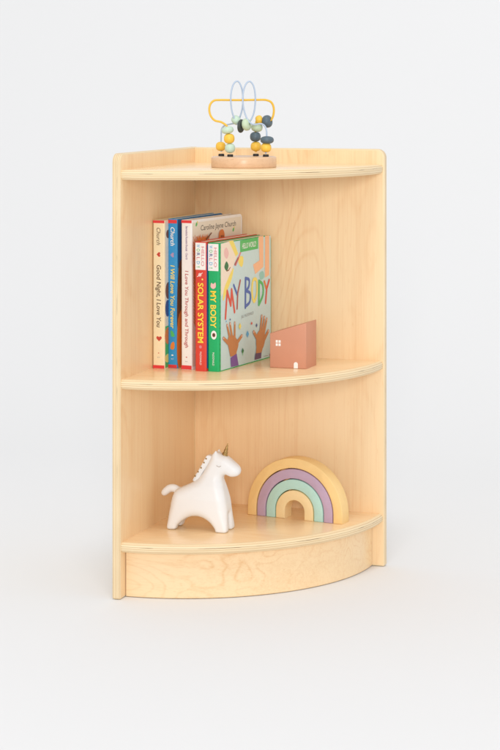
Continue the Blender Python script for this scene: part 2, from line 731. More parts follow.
# ---- cream book
t1, h1 = 0.0184, 0.2105
b = book('cream spined board book with red heart marks, nearest the left side panel', (0.0010, -0.1755), 3.2, t1, 0.158, h1, cream)
A = Art()
zz = lambda y: (366.5 - y) / 147.5 * h1
rect(A, 0.0004, t1 - .0004, h1 - 0.0040, h1 - 0.0002, cap_red)
rect(A, 0.0004, t1 - .0004, 0.0002, 0.0048, cap_red)
m5 = t1 / 2
A.text('Church', (m5, zz(235)), 0.0245, 0.0062, ink('umber', (0.16, 0.10, 0.06)), DOWN, shear=0.25, bold=0.006)
A.heart((m5, zz(253)), 0.0034, heart_red, DOWN)
A.text('Good Night, I Love You', (m5 + .0004, zz(294.5)), 0.0885, 0.0068, ink('umber', (0.16, 0.10, 0.06)), DOWN, shear=0.15, bold=0.016)
A.heart((m5 + .0006, zz(336.5)), 0.0042, heart_red, 0.0)
A.ellipse((m5, zz(351)), 0.0011, 0.0006, heart_red)
A.text('sc', (m5, zz(355)), 0.004, 0.002, grey)
A.build('spine_print', b, spine_matrix(t1))
A = Art()
rect(A, 0.002, 0.150, 0.001, h1 - .001, offwhite)
rect(A, 0.002, 0.150, 0.001, 0.060, leaf_green)
A.ellipse((0.012, h1 - .020), 0.007, 0.006, brown)
A.ellipse((0.012, 0.110), 0.009, 0.012, brown)
A.ellipse((0.010, 0.085), 0.008, 0.012, navy)
A.ellipse((0.011, 0.046), 0.010, 0.012, orange)
A.ellipse((0.010, 0.014), 0.009, 0.006, soft_yellow)
A.build('cover_art', b, cover_matrix(t1))

# ---- blue book
t2, h2 = 0.0150, 0.2120
b = book('blue spined board book with white and yellow lettering and red caps', (0.0193, -0.164), 6.0, t2, 0.152, h2, spine_blue)
A = Art()
m5 = t2 / 2
zz = lambda y: (367.4 - y) / 149.5 * h2
rect(A, 0.0004, t2 - .0004, h2 - 0.0062, h2 - 0.0012, cap_red)
rect(A, 0.0004, t2 - .0004, 0.0002, 0.0048, cap_red)
A.text('Church', (m5 + .0005, zz(235.5)), 0.0265, 0.0066, paper_white, DOWN, shear=0.2, bold=0.018)
A.heart((m5, zz(254)), 0.0034, lilac, DOWN)
A.text('I Will Love You Forever', (m5 + .0004, zz(296)), 0.0900, 0.0066, soft_yellow, DOWN, shear=0.15, bold=0.020)
A.blob([(m5 - .003, zz(330)), (m5 + .001, zz(331)), (m5 + .0035, zz(335)), (m5 + .001, zz(336)), (m5 - .002, zz(335.5))], leaf_green)
A.blob([(m5 - .002, zz(343)), (m5 + .002, zz(341)), (m5 + .0035, zz(344)), (m5 + .002, zz(348.5)), (m5 - .003, zz(348))], orange)
A.ellipse((m5, zz(354.5)), 0.0017, 0.0010, paper_white)
A.text('sc', (m5, zz(358)), 0.004, 0.0018, paper_white)
A.build('spine_print', b, spine_matrix(t2))
A = Art()
rect(A, 0.002, 0.150, 0.001, h2 - .001, sky_blue)
rect(A, 0.002, 0.150, h2 - .07, h2 - .001, deep_blue)
A.blob([(0.004, zz(268)), (0.03, zz(262)), (0.06, zz(290)), (0.05, zz(340)), (0.004, zz(345))], brown)
A.blob([(0.003, zz(318)), (0.03, zz(310)), (0.05, zz(340)), (0.04, zz(366)), (0.003, zz(366))], orange)
A.build('cover_art', b, cover_matrix(t2))

# ---- white book
t3, h3, w3 = 0.0172, 0.2115, 0.160
b = book('white spined board book, ivory cover with a shaggy orange mane and black lettering', (0.0425, -0.1715), 7.5, t3, w3, h3, paper_white)
A = Art()
m5 = t3 / 2
zz = lambda y: (369.3 - y) / 149.8 * h3
rect(A, 0.0004, t3 - .0004, h3 - 0.0044, h3 - 0.0004, cap_red)
rect(A, 0.0004, t3 - .0004, 0.0002, 0.0058, cap_red)
A.text('Bernadette Rossetti-Shustak · Church', (m5 + .0004, zz(242.5)), 0.0470, 0.0034, ink('plum', (0.22, 0.10, 0.24)), DOWN, bold=0.012)
A.text('I Love You Through and Through', (m5 + .0006, zz(309)), 0.1090, 0.0054, ink('brick', (0.50, 0.10, 0.10)), DOWN, shear=0.1, bold=0.016)
A.ellipse((m5, zz(357)), 0.0012, 0.0007, heart_red)
A.text('sc', (m5, zz(361)), 0.004, 0.0018, grey)
A.build('spine_print', b, spine_matrix(t3))
A = Art()
# picture: px x 193..245, top edge 219..212.5


def C3(px, py):
    f = (px - 193) / 52.0
    top = 219.3 - 6.8 * f
    bot = 369.3 - 14.5 * f
    return (f * w3, h3 * (bot - py) / (bot - top))


rect(A, 0.0016, w3 - .004, 0.004, h3 - .004, offwhite)
A.text('Caroline Jayne Church', (0.083, h3 - 0.0125), 0.112, 0.0078, black, 0.0, shear=0.12, bold=0.004)
for c in ((197.5, 223.5), (235.5, 228.5)):
    p = C3(*c)
    A.ellipse(p, 0.0035, 0.0022, leaf_green, 0.9)
    A.ellipse((p[0] + .003, p[1] + .003), 0.0016, 0.0016, soft_yellow)
rng = random.Random(3)
# the lion's shaggy mane: tapering tufts
for k in range(70):
    a = R_(40 + 210 * k / 70)
    base = C3(203, 262)
    ra = 0.026 + rng.random() * 0.010
    rb = ra + 0.010 + rng.random() * 0.010
    a2 = a + rng.uniform(-.15, .15)
    p0 = (base[0] + ra * .7 * math.cos(a), base[1] + ra * 1.0 * math.sin(a))
    p1 = (base[0] + rb * .8 * math.cos(a2), base[1] + rb * 1.0 * math.sin(a2))
    p0 = (max(p0[0], 0.0035), p0[1])
    p1 = (max(p1[0], 0.0025), min(p1[1], h3 - 0.0215 - 0.004 * rng.random()))
    A.stroke([p0, p1], 0.0032, lion_orange if k % 3 else orange, taper=0.25)
A.layer = 60
for k in range(26):
    z = zz(244 + k * 3.2)
    A.stroke([(0.010, z - .004), (0.0032, z + .004)], 0.0036, lion_orange if k % 2 else orange, taper=0.3)
A.layer = 100
q = C3(222.5, 239.5)
A.blob([(q[0] - .016, q[1] - .02), (q[0] - .011, q[1]), (q[0] - .007, q[1] + .013), (q[0] + .003, q[1] + .016), (q[0] + .009, q[1] + .009), (q[0] + .009, q[1] - .004), (q[0] + .014, q[1] - .02)], lion_orange)
A.ellipse((q[0] - .001, q[1] + .006), 0.0018, 0.0020, brown)
A.ellipse((q[0] + .004, q[1] + .006), 0.0018, 0.0020, brown)
A.stroke([C3(207, 238), C3(212, 232)], 0.003, brown, 0.6)
A.build('cover_art', b, cover_matrix(t3))

# ---- red book and green book


def series_spine(A, t, h, zz, y0, y1, title, ty0, ty1, bottom):
    rect(A, 0.0006, t - .0006, zz(y1), h - 0.0014, paper_white)
    A.text('HELLO', (t * 0.70, zz((y0 + y1) / 2)), 0.0275, 0.0046, rose, DOWN, bold=0.01)
    for i, (ch, mm) in enumerate(zip('WORLD!', (sky_blue, leaf_green, navy, rose, sky_blue, leaf_green))):
        A.text(ch, (t * 0.30, zz(y0 + 3.2 + i * (y1 - y0 - 6.0) / 5)), 0.0042 if ch != '!' else 0.0012, 0.0052, mm, DOWN, bold=0.012)
    A.text(title, (t * 0.52, zz((ty0 + ty1) / 2)), (ty1 - ty0) / 711.0, 0.0088, yellow, DOWN, bold=0.022)
    A.text('McDONALD', (t * 0.52, zz(bottom)), 0.0185, 0.0030, paper_white, DOWN)


h4, w4, t4 = 0.1820, 0.168, 0.0176
b = book('red spined board book with yellow lettering under a white label', (0.0671, -0.1815), 7.4, t4, w4, h4, spine_red)
A = Art()
zz = lambda y: (371.3 - y) / 129.3 * h4
series_spine(A, t4, h4, zz, 243, 270, 'SOLAR SYSTEM', 283, 343, 358.5)
m5 = t4 / 2
A.ellipse((m5 - .001, zz(275)), 0.0026, 0.0026, pink)
A.stroke([(m5 - .005, zz(277)), (m5 + .003, zz(273))], 0.0008, paper_white)
A.ellipse((m5 + .003, zz(279.5)), 0.0013, 0.0013, soft_yellow)
A.ellipse((m5, zz(347)), 0.0022, 0.0022, rose)
A.build('spine_print', b, spine_matrix(t4))
A = Art()
rect(A, 0.002, w4 - .004, 0.004, h4 - .004, deep_blue)
A.ellipse((0.08, 0.09), 0.04, 0.04, soft_yellow)
A.build('cover_art', b, cover_matrix(t4))

h5, w5, t5 = 0.1808, 0.171, 0.0176
b = book('green spined board book, its pale cover showing two raised brown hands', (0.0855, -0.1800), 7.3, t5, w5, h5, spine_green)
A = Art()
zz = lambda y: (371.5 - y) / 128.5 * h5
series_spine(A, t5, h5, zz, 244, 271, 'MY BODY', 291, 328, 359)
m5 = t5 / 2
A.blob([(m5 - .004, zz(287)), (m5 - .003, zz(283)), (m5, zz(284)), (m5 + .0035, zz(282.5)), (m5 + .004, zz(287)), (m5, zz(289))], pink)
A.ellipse((m5 + .001, zz(335)), 0.0044, 0.0062, paper_white)
A.ellipse((m5 + .001, zz(335)), 0.0026, 0.0030, brown)
A.ellipse((m5 + .001, zz(335)), 0.0013, 0.0015, black)
A.build('spine_print', b, spine_matrix(t5))

A = Art()
A.umax = w5 - 0.0010


def G(px, py):
    f = (px - 219.6) / 50.8
    top = 243.2 - 9.0 * f
    bot = 371.4 - 15.2 * f
    return (f * w5, h5 * (bot - py) / (bot - top))


def Z5(x, y):      # zoomed crop 220,230..275,300 at 9.09
    return G(220 + x / 9.09, 230 + y / 9.09)


def Z6(x, y):      # zoomed crop 215,300..275,375 at 8.33
    return G(215 + x / 8.333, 300 + y / 8.333)


rect(A, 0.0058, w5 - .0012, 0.0012, h5 - .0012, sky_grey)
# dotted hinge strip
for k in range(46):
    A.layer = 2
    A.ellipse((0.0040, 0.004 + k * 0.0038), 0.0008, 0.0009, dark_green if k % 2 else leaf_green, n=10)
A.layer = 4
A.poly([(0.006, h5 - .0016), Z5(85, 103), Z5(150, 235), Z5(118, 330), Z5(70, 520), (0.006, Z5(28, 600)[1])], pale_peach)
A.blob([Z5(60, 160), Z5(80, 210), Z5(65, 260), Z5(42, 235), Z5(42, 185)], pink)
A.blob([Z5(60, 285), Z5(78, 325), Z5(62, 372), Z5(42, 335)], dark_green)
A.stroke([Z5(62, 372), Z5(78, 365), Z5(92, 340)], 0.0018, brown)
A.poly([Z5(80, 102), Z5(118, 95), Z5(162, 215), Z5(140, 240)], soft_yellow)
A.blob([Z5(165, 245), Z5(203, 240), Z5(205, 300), Z5(190, 335), Z5(165, 300)], soft_yellow)
A.blob([Z5(118, 345), Z5(108, 430), Z5(70, 540), Z5(35, 640), Z5(30, 600), Z5(50, 500)], soft_yellow)
A.stroke([Z5(185, 192), Z5(165, 250), Z5(140, 315)], 0.0038, rose, 1.0)
A.stroke([Z5(160, 255), Z5(132, 312)], 0.0036, maroon, 1.0)
A.poly([Z5(178, 97), Z5(338, 62), Z5(338, 166), Z5(178, 202)], leaf_green)
c = Z5(258, 132)
A.text('HELLO WORLD!', c, 0.046, 0.0078, paper_white, math.atan2(Z5(338, 62)[1] - Z5(178, 97)[1], Z5(338, 62)[0] - Z5(178, 97)[0]) * 0.6, bold=0.01)
A.poly([Z5(342, 58), Z5(386, 50), Z5(386, 330), Z5(312, 398), Z5(292, 312), Z5(350, 272)], peach)
A.poly([Z5(402, 48), Z5(440, 42), Z5(440, 402), Z5(400, 428)], peach)
A.poly([Z5(458, 325), Z5(470, 315), Z5(470, 410), Z5(452, 425)], peach)
A.blob([Z5(352, 388), Z5(385, 372), Z5(392, 425), Z5(360, 445)], teal)
W = 0.0050
A.stroke([G(225.6, 318), G(227.2, 291), G(230.6, 305), G(231.4, 289.5), G(234.2, 311.5)], W, letter_red)
A.stroke([G(233.4, 285), G(236.6, 294)], W * .85, letter_blue)
A.stroke([G(239.6, 280.5), G(237.2, 293), G(236.6, 308)], W * .85, maroon)
A.stroke([G(244.6, 307), G(244.8, 278)], W, letter_blue)
A.stroke([tuple(p) for p in spline([G(244.8, 278), G(248.2, 279.5), G(248.0, 286), G(245.2, 290.5)], 5)], W * .9, letter_blue)
A.stroke([tuple(p) for p in spline([G(245.2, 290.5), G(249.2, 293), G(248.8, 301.5), G(244.8, 306)], 5)], W * .9, letter_blue)
A.stroke([tuple(p) for p in spline([G(251.6, 282), G(251.2, 294), G(253.2, 301), G(255.8, 293), G(255.8, 281), G(253.6, 278.5)], 5, closed=True)], W, soft_yellow)
A.stroke([G(257.9, 304), G(258.0, 280.5)], W, leaf_green)
A.stroke([tuple(p) for p in spline([G(258.0, 280.5), G(261.6, 284), G(262.0, 294), G(258.0, 304)], 6)], W * .9, leaf_green)
A.stroke([G(263.4, 281), G(265.6, 288.5)], W * .9, orange)
A.stroke([G(268.2, 279.5), G(265.8, 288), G(264.6, 302)], W * .9, letter_red)
pa = G(246.5, 314.2)
A.text('JILL McDONALD', pa, 0.040, 0.0042, grey, R_(3))


def hand(palm, wrist, tips, roots, thumbs, sleeve, slm, fw):
    A.blob(palm, skin)
    A.poly(wrist, skin)
    for tp, rt in zip(tips, roots):
        A.stroke([rt, tp], fw, skin, 0.72)
        d = np.array(tp) - np.array(rt)
        d = d / np.linalg.norm(d)
        A.ellipse((tp[0] - d[0] * .0006, tp[1] - d[1] * .0006), fw * .20, fw * .32, nail, math.atan2(d[1], d[0]) - math.pi / 2, n=12)
    for pts in thumbs:
        A.stroke(pts, fw * 1.05, skin, 0.8)
        A.ellipse(pts[-1], fw * .28, fw * .22, nail, n=12)
    A.poly(sleeve, slm)


hand([Z6(108, 310), Z6(140, 292), Z6(168, 310), Z6(190, 360), Z6(168, 440), Z6(130, 450), Z6(108, 380)],
     [Z6(112, 400), Z6(180, 390), Z6(172, 452), Z6(125, 470)],
     [Z6(100, 208), Z6(122, 192), Z6(160, 188)], [Z6(122, 320), Z6(140, 318), Z6(158, 320)],
     [[Z6(122, 370), Z6(72, 316)], [Z6(175, 355), Z6(216, 295)]],
     [Z6(126, 478), Z6(174, 442), Z6(190, 540), Z6(130, 554)], purple, 0.0062)
hand([Z6(335, 300), Z6(368, 240), Z6(400, 262), Z6(408, 320), Z6(385, 400), Z6(340, 405)],
     [Z6(336, 380), Z6(392, 375), Z6(376, 440), Z6(330, 445)],
     [Z6(380, 128), Z6(402, 138), Z6(422, 152)], [Z6(368, 260), Z6(384, 262), Z6(396, 275)],
     [[Z6(345, 320), Z6(312, 262)], [Z6(400, 320), Z6(434, 252)]],
     [Z6(326, 440), Z6(376, 431), Z6(373, 478), Z6(320, 493)], dull_purple, 0.0066)


def diamond(c, a, bb, m):
    A.poly([(c[0], c[1] + bb), (c[0] + a, c[1]), (c[0], c[1] - bb), (c[0] - a, c[1])], m)


diamond(Z6(200, 216), 0.0042, 0.0050, soft_yellow)
diamond(Z6(262, 280), 0.0042, 0.0052, sky_blue)
diamond(Z6(295, 190), 0.0026, 0.0026, letter_red)
diamond(Z6(336, 206), 0.0026, 0.0034, navy)
diamond(Z6(122, 160), 0.0018, 0.0018, navy)
diamond(Z6(222, 420), 0.0036, 0.0044, dark_green)
A.stroke([Z6(222, 425), Z6(222, 455)], 0.0012, leaf_green)
diamond(Z6(447, 450), 0.0014, 0.0022, maroon)
diamond(Z6(92, 175), 0.0014, 0.0014, sky_blue)
A.stroke([Z6(395, 462), Z6(430, 455)], 0.0008, grey)
A.build('cover_art', b, cover_matrix(t5))

# ------------------------------------------------------------------ toy house
terracotta = mat('terracotta_paint', (0.61, 0.275, 0.17), rough=0.62, bump=0.08, bump_scale=300, var=0.05, var_scale=40)
white_paint = mat('white_paint', (0.88, 0.86, 0.82), rough=0.55)
house = empty('toy_house', (0.157, -0.1171, S2 + 0.0001), -R_(1.5))
tag(house, 'terracotta toy house block with sloping roof and white window, standing beside the books', 'toy house')
bm = bmesh.new()
hw, hd, hl, hr = 0.0545, 0.047, 0.0487, 0.0655
slab(bm, [(0, 0), (hw, 0), (hw, hr), (0, hl)], hd, r=0.0012, seg=3, face_mat=0, edge_mat=0)
MH = Matrix(((1, 0, 0, 0), (0, 0, -1, hd), (0, 1, 0, 0), (0, 0, 0, 1)))
obj('block', bm, terracotta, house, True, MH)
bm = bmesh.new()
for i in range(2):
    for j in range(2):
        x = 0.0090 + i * 0.0042
        z = 0.0312 + j * 0.0046
        box(bm, (x, -0.00025, z), (x + 0.0031, 0.0002, z + 0.0036))
obj('window', bm, white_paint, house)
bm = bmesh.new()
dp = [(0.0362, 0.0005), (0.0422, 0.0005)] + arc_pts(0.0392, 0.0063, 0.0030, 0, math.pi, 10)
vs = [bm.verts.new((x, -0.0003, z)) for x, z in dp]
vb = [bm.verts.new((x, 0.0002, z)) for x, z in dp]
bm.faces.new(vs)
for i in range(len(vs)):
    bm.faces.new((vs[i], vs[(i + 1) % len(vs)], vb[(i + 1) % len(vs)], vb[i]))
obj('door', bm, white_paint, house)

# ------------------------------------------------------------------ nested wooden rainbow
RA = -math.atan2(0.0248, 0.150)
arch_y = mat('honey_yellow_paint', (0.86, 0.59, 0.25), rough=0.5, bump=0.10, bump_scale=420, var=0.06, var_scale=90)
arch_p = mat('lilac_paint', (0.50, 0.36, 0.48), rough=0.55, bump=0.10, bump_scale=420, var=0.05, var_scale=90)
arch_m = mat('mint_paint', (0.46, 0.70, 0.62), rough=0.55, bump=0.10, bump_scale=420, var=0.05, var_scale=90)
arch_i = mat('pale_yellow_paint', (0.87, 0.67, 0.36), rough=0.5, bump=0.10, bump_scale=420, var=0.06, var_scale=90)
rc0 = Vector((0.1812, -0.0777, S3 + 0.0001))
bounds = [(0.0762, 0.0621, arch_y, 'outermost honey yellow arch of the nested wooden rainbow'),
          (0.0606, 0.0471, arch_p, 'lilac arch between the mint and outer yellow rainbow arches'),
          (0.0456, 0.0315, arch_m, 'mint green arch between the lilac and small yellow rainbow arches'),
          (0.0300, 0.0158, arch_i, 'smallest pale yellow arch at the middle of the rainbow')]
AH = 0.0116
AD = 0.023
for ro, ri, m, lab in bounds:
    bm = bmesh.new()
    out = [(ro, 0.0)] + arc_pts(0, AH, ro, 0, math.pi, 48) + [(-ro, 0.0)]
    inn_ = [(-ri, 0.0)] + arc_pts(0, AH, ri, math.pi, 0, 40) + [(ri, 0.0)]
    slab(bm, out + inn_, AD, r=0.0010, seg=3, face_mat=0, edge_mat=0)
    # local: x along front, y up, z towards the viewer -> stand it up
    o = obj('rainbow_arch', bm, m, None, True)
    Rz = Matrix.Rotation(RA, 4, 'Z')
    up = Matrix(((1, 0, 0, 0), (0, 0, -1, AD), (0, 1, 0, 0), (0, 0, 0, 1)))
    o.data.transform(up)
    o.location = rc0
    o.rotation_euler = (0, 0, RA)
    tag(o, lab, 'toy arch', 'nested rainbow arches')

# ------------------------------------------------------------------ unicorn figurine
K = 1 / (5.263 * 707.0)


def UX(x):
    return (x - 240) * K


def UZ(y):
    return (502 - y) * K


prof_px = [(66, 500), (67, 450), (72, 400), (80, 355), (93, 315), (112, 293), (150, 276), (190, 256), (218, 238), (244, 208), (266, 172),
           (288, 130), (304, 102), (328, 94), (352, 104), (380, 113), (412, 136), (442, 161), (451, 186), (438, 210), (402, 217),
           (372, 207), (354, 226), (362, 262), (377, 318), (387, 370), (392, 430), (393, 504),
           (338, 504), (331, 488), (315, 468), (288, 446), (250, 430), (210, 427), (175, 436), (142, 456), (120, 478), (108, 500)]
prof2 = [(UX(x), UZ(y)) for x, y in prof_px]
P2 = []
nP = len(prof2)
sp = spline(prof2, 4, closed=True)
poly = np.array(sp)
hs = 0.00105
xs = np.arange(UX(-10), UX(470), hs)
zs_ = np.arange(-0.004, UZ(60), hs)
ys = np.arange(-0.027, 0.0271, hs)
X2, Z2 = np.meshgrid(xs, zs_, indexing='ij')


def poly_sdf(px, pz, V):
    d = np.full(px.shape, 1e9)
    s = np.ones(px.shape)
    n_ = len(V)
    for i in range(n_):
        a, b_ = V[i], V[i - 1]
        ex, ez = b_[0] - a[0], b_[1] - a[1]
        wx, wz = px - a[0], pz - a[1]
        t = np.clip((wx * ex + wz * ez) / (ex * ex + ez * ez + 1e-18), 0, 1)
        dx, dz = wx - ex * t, wz - ez * t
        d = np.minimum(d, dx * dx + dz * dz)
        c1 = pz >= a[1]
        c2 = pz < b_[1]
        c3 = ex * wz > ez * wx
        fl = (c1 & c2 & c3) | (~c1 & ~c2 & ~c3)
        s = np.where(fl, -s, s)
    return s * np.sqrt(d)


d2 = poly_sdf(X2, Z2, poly)
half = np.interp(zs_, [0, 0.02, 0.045, 0.062, 0.078, 0.10, 0.12], [0.0205, 0.0203, 0.0205, 0.0180, 0.0130, 0.0120, 0.011])
Hh = np.broadcast_to(half[None, :], d2.shape)
# the muzzle narrows towards the nose
Hh = Hh - np.clip((X2 - UX(360)) / (UX(440) - UX(360)), 0, 1) * 0.0030 * (Z2 > 0.07)
rr = np.minimum(0.0120, Hh * 0.80)
rr = np.minimum(rr, 0.0045 + np.clip(Z2 - 0.004, 0, 1) * 0.28)
D2 = d2[:, None, :]
YY = np.abs(ys)[None, :, None]
H3 = Hh[:, None, :]
R3 = rr[:, None, :]
qx = D2 + R3
qy = YY - H3 + R3
# elliptical roll-off: deep rounding across, tighter in the outline
sd = np.minimum(np.maximum(qx, qy), 0) + np.sqrt(np.maximum(qx, 0) ** 2 + np.maximum(qy, 0) ** 2) - R3
X3 = xs[:, None, None]
Y3 = ys[None, :, None]
Z3 = zs_[None, None, :]
# gap between the near and far legs
gapw = 0.0045 - 0.0 * Z3
gz = 0.026
ch = np.sqrt(np.maximum(np.abs(Y3) - 0.0, 0) ** 2 + np.maximum(Z3 - (gz - gapw), 0) ** 2) - gapw + 0 * X3
kk = 0.006


def smax(a, b_, k):
    h_ = np.clip(0.5 - 0.5 * (b_ - a) / k, 0, 1)
    return b_ * (1 - h_) + a * h_ + k * h_ * (1 - h_)


def smin(a, b_, k):
    return -smax(-a, -b_, k)


sd = smax(sd, -ch, kk)


def capsule(a, b_, ra, rb):
    a = np.array(a)
    b_ = np.array(b_)
    ba = b_ - a
    pa = [X3 - a[0], Y3 - a[1], Z3 - a[2]]
    t = np.clip((pa[0] * ba[0] + pa[1] * ba[1] + pa[2] * ba[2]) / ba.dot(ba), 0, 1)
    return np.sqrt((pa[0] - ba[0] * t) ** 2 + (pa[1] - ba[1] * t) ** 2 + (pa[2] - ba[2] * t) ** 2) - (ra + (rb - ra) * t)


tail = spline([(UX(112), 0, UZ(316)), (UX(84), 0, UZ(297)), (UX(54), 0, UZ(300)), (UX(24), 0, UZ(325))], 4)
for a, b_ in zip(tail[:-1], tail[1:]):
    sd = smin(sd, capsule(a, b_, 0.0042, 0.0042), 0.003)
for s in (-1, 1):
    sd = smin(sd, capsule((UX(316), 0.0062 * s, UZ(112)), (UX(323), 0.0068 * s, UZ(88)), 0.0036, 0.0016), 0.003)
sd = smax(sd, np.broadcast_to(0.0003 - Z3, sd.shape), 0.0015)


def surface_nets(S, x0, y0, z0, h_):
    nx, ny, nz = S.shape
    ins = S < 0
    c = np.zeros((nx - 1, ny - 1, nz - 1), int)
    off = [(i, j, k) for i in (0, 1) for j in (0, 1) for k in (0, 1)]
    for i, j, k in off:
        c += ins[i:nx - 1 + i, j:ny - 1 + j, k:nz - 1 + k]
    act = (c > 0) & (c < 8)
    idx = -np.ones(c.shape, int)
    cells = np.argwhere(act)
    idx[tuple(cells.T)] = np.arange(len(cells))
    acc = np.zeros((len(cells), 3))
    cnt = np.zeros(len(cells))
    for a in off:
        for ax in range(3):
            if a[ax] == 1:
                continue
            b_ = list(a)
            b_[ax] = 1
            va = S[tuple((cells + a).T)]
            vb_ = S[tuple((cells + b_).T)]
            cr = (va < 0) != (vb_ < 0)
            t = np.where(cr, va / np.where(cr, va - vb_, 1), 0)
            p = np.array(a, float) + 0 * cells
            p[:, ax] += t
            acc[cr] += p[cr]
            cnt[cr] += 1
    pos = (cells + acc / cnt[:, None]) * h_ + np.array([x0, y0, z0])
    faces = []
    for ax in range(3):
        u, v = (ax + 1) % 3, (ax + 2) % 3
        sl = [slice(None)] * 3
        sl2 = [slice(None)] * 3
        sl[ax] = slice(0, -1)
        sl2[ax] = slice(1, None)
        A_, B_ = ins[tuple(sl)], ins[tuple(sl2)]
        e = np.argwhere(A_ != B_)
        e = e[(e[:, u] > 0) & (e[:, v] > 0) & (e[:, u] < S.shape[u] - 1) & (e[:, v] < S.shape[v] - 1)]
        du = np.zeros(3, int)
        du[u] = 1
        dv = np.zeros(3, int)
        dv[v] = 1
        q = np.stack([idx[tuple((e - du - dv).T)], idx[tuple((e - dv).T)], idx[tuple(e.T)], idx[tuple((e - du).T)]], 1)
        flip = ~A_[tuple(e.T)]
        q[flip] = q[flip][:, ::-1]
        faces.append(q)
    return pos, np.concatenate(faces)


pos, fc = surface_nets(sd, xs[0], ys[0], zs_[0], hs)
# light Laplacian smoothing (glaze softness)
nb_i = np.concatenate([fc[:, [0, 1]], fc[:, [1, 2]], fc[:, [2, 3]], fc[:, [3, 0]]])
for it in range(3):
    acc = np.zeros_like(pos)
    cnt = np.zeros(len(pos))
    for a, b_ in ((0, 1), (1, 0)):
        np.add.at(acc, nb_i[:, a], pos[nb_i[:, b_]])
        np.add.at(cnt, nb_i[:, a], 1)
    pos = pos + 0.6 * (acc / cnt[:, None] - pos)
pos[:, 2] = pos[:, 2] - pos[:, 2].min()

ceramic = mat('white_ceramic', (0.82, 0.815, 0.81), rough=0.42, spec=0.4, var=0.015, var_scale=30)
gold = mat('antique_gold', (0.40, 0.25, 0.09), rough=0.38, metal=0.85, var=0.15, var_scale=300)
gold_dot = mat('gold_dot_paint', (0.36, 0.20, 0.06), rough=0.4, metal=0.3)
uni = empty('unicorn_figurine', (0.0762, -0.1755, S3 + 0.0001), R_(0))
tag(uni, 'white ceramic unicorn figurine with gold horn and curled tail on the bottom shelf', 'figurine')
me = bpy.data.meshes.new('body')
me.from_pydata(pos.tolist(), [], fc.tolist())
me.materials.append(ceramic)
me.polygons.foreach_set('use_smooth', [True] * len(me.polygons))
body = bpy.data.objects.new('body', me)
COL.objects.link(body)
body.parent = uni

# horn: twisted cone
bm = bmesh.new()
hb = Vector((UX(361), 0, UZ(118)))
ht = Vector((UX(381), 0, UZ(46)))
ax = (ht - hb)
Lh = ax.length
prof = []
N = 40
ringv = []
q = ax.to_track_quat('Z', 'Y').to_matrix().to_4x4()
for i in range(N + 1):
    t = i / N
    r0 = 0.0043 * (1 - t) + 0.0004
    ring = []
    for k in range(18):
        a = 2 * math.pi * k / 18
        r = r0 * (1 + 0.11 * math.sin(a * 1 + t * 26))
        ring.append(bm.verts.new(hb + q.to_3x3() @ Vector((r * math.cos(a), r * math.sin(a), t * Lh))))
    ringv.append(ring)
for A_, B_ in zip(ringv[:-1], ringv[1:]):
    for k in range(18):
        bm.faces.new((A_[k], A_[(k + 1) % 18], B_[(k + 1) % 18], B_[k]))
bm.faces.new(ringv[-1])
obj('horn', bm, gold, uni, True)

# mane: a flat rounded ridge down the back of the neck, gold dots on both faces
bm = bmesh.new()
ridge = [(196, 252), (193, 242), (205, 222), (226, 188), (247, 152), (262, 124), (272, 112), (285, 112), (298, 122), (270, 170), (240, 215), (222, 250)]
rp = [tuple(p) for p in spline([(UX(x), UZ(y)) for x, y in ridge], 4, closed=True)]
ar = sum(rp[i][0] * rp[(i + 1) % len(rp)][1] - rp[(i + 1) % len(rp)][0] * rp[i][1] for i in range(len(rp)))
if ar < 0:
    rp.reverse()
slab(bm, rp, 0.0120, r=0.0016, seg=4, face_mat=0, edge_mat=0, z0=-0.0060)
for x, y in ((207, 223), (223, 200), (240, 178), (256, 150), (268, 129)):
    for s in (-1, 1):
        c = Vector((UX(x), UZ(y), 0.0060 * s))
        vs = [bm.verts.new(c + Vector((0.0013 * math.cos(a), 0.0013 * math.sin(a), 0.00018 * s))) for a in [2 * math.pi * k / 12 for k in range(12)]]
        f = bm.faces.new(vs)
        f.material_index = 1
MM = Matrix(((1, 0, 0, 0), (0, 0, -1, 0), (0, 1, 0, 0), (0, 0, 0, 1)))
obj('mane', bm, [ceramic, gold_dot], uni, True, MM)

# closed eyes: thin painted lash arcs lying on the surface


def surf_y(x, z, s):
    i = int(round((x - xs[0]) / hs))
    k = int(round((z - zs_[0]) / hs))
    col = sd[i, :, k]
    ins = np.where(col < 0)[0]
    return ys[ins.min()] if s < 0 else ys[ins.max()]


eye_paint = mat('eye_line_paint', (0.42, 0.34, 0.26), rough=0.5)
for s in (-1, 1):
    bm = bmesh.new()
    pts = []
    for k in range(9):
        t = k / 8
        x = UX(334 + 26 * t)
        z = UZ(157 + 5.5 * math.sin(math.pi * t))
        pts.append((x, surf_y(x, z, s) + 0.0003 * s, z))
    tube(bm, pts, 0.00035, 8)
    obj('eye', bm, eye_paint, uni, True)

# ------------------------------------------------------------------ bead maze on the top
beech = wood('beech_disc', (0.74, 0.49, 0.30), (0.52, 0.29, 0.16), grain=0, seed=3.3, fig=0.6, figscale=2.6)
mint = mat('mint_bead_paint', (0.52, 0.67, 0.54), rough=0.45, bump=0.05, bump_scale=300, var=0.05, var_scale=80)
pale_green = mat('pale_green_bead_paint', (0.52, 0.63, 0.44), rough=0.45, bump=0.05, bump_scale=300, var=0.05, var_scale=80)
bead_yellow = mat('yellow_bead_paint', (0.87, 0.53, 0.06), rough=0.42, bump=0.05, bump_scale=300, var=0.06, var_scale=80)
slate = mat('slate_bead_paint', (0.085, 0.125, 0.155), rough=0.45, bump=0.05, bump_scale=300, var=0.08, var_scale=80)
charcoal = mat('charcoal_bead_paint', (0.045, 0.055, 0.05), rough=0.5)
wire_y = mat('yellow_wire_coating', (0.80, 0.47, 0.04), rough=0.35)
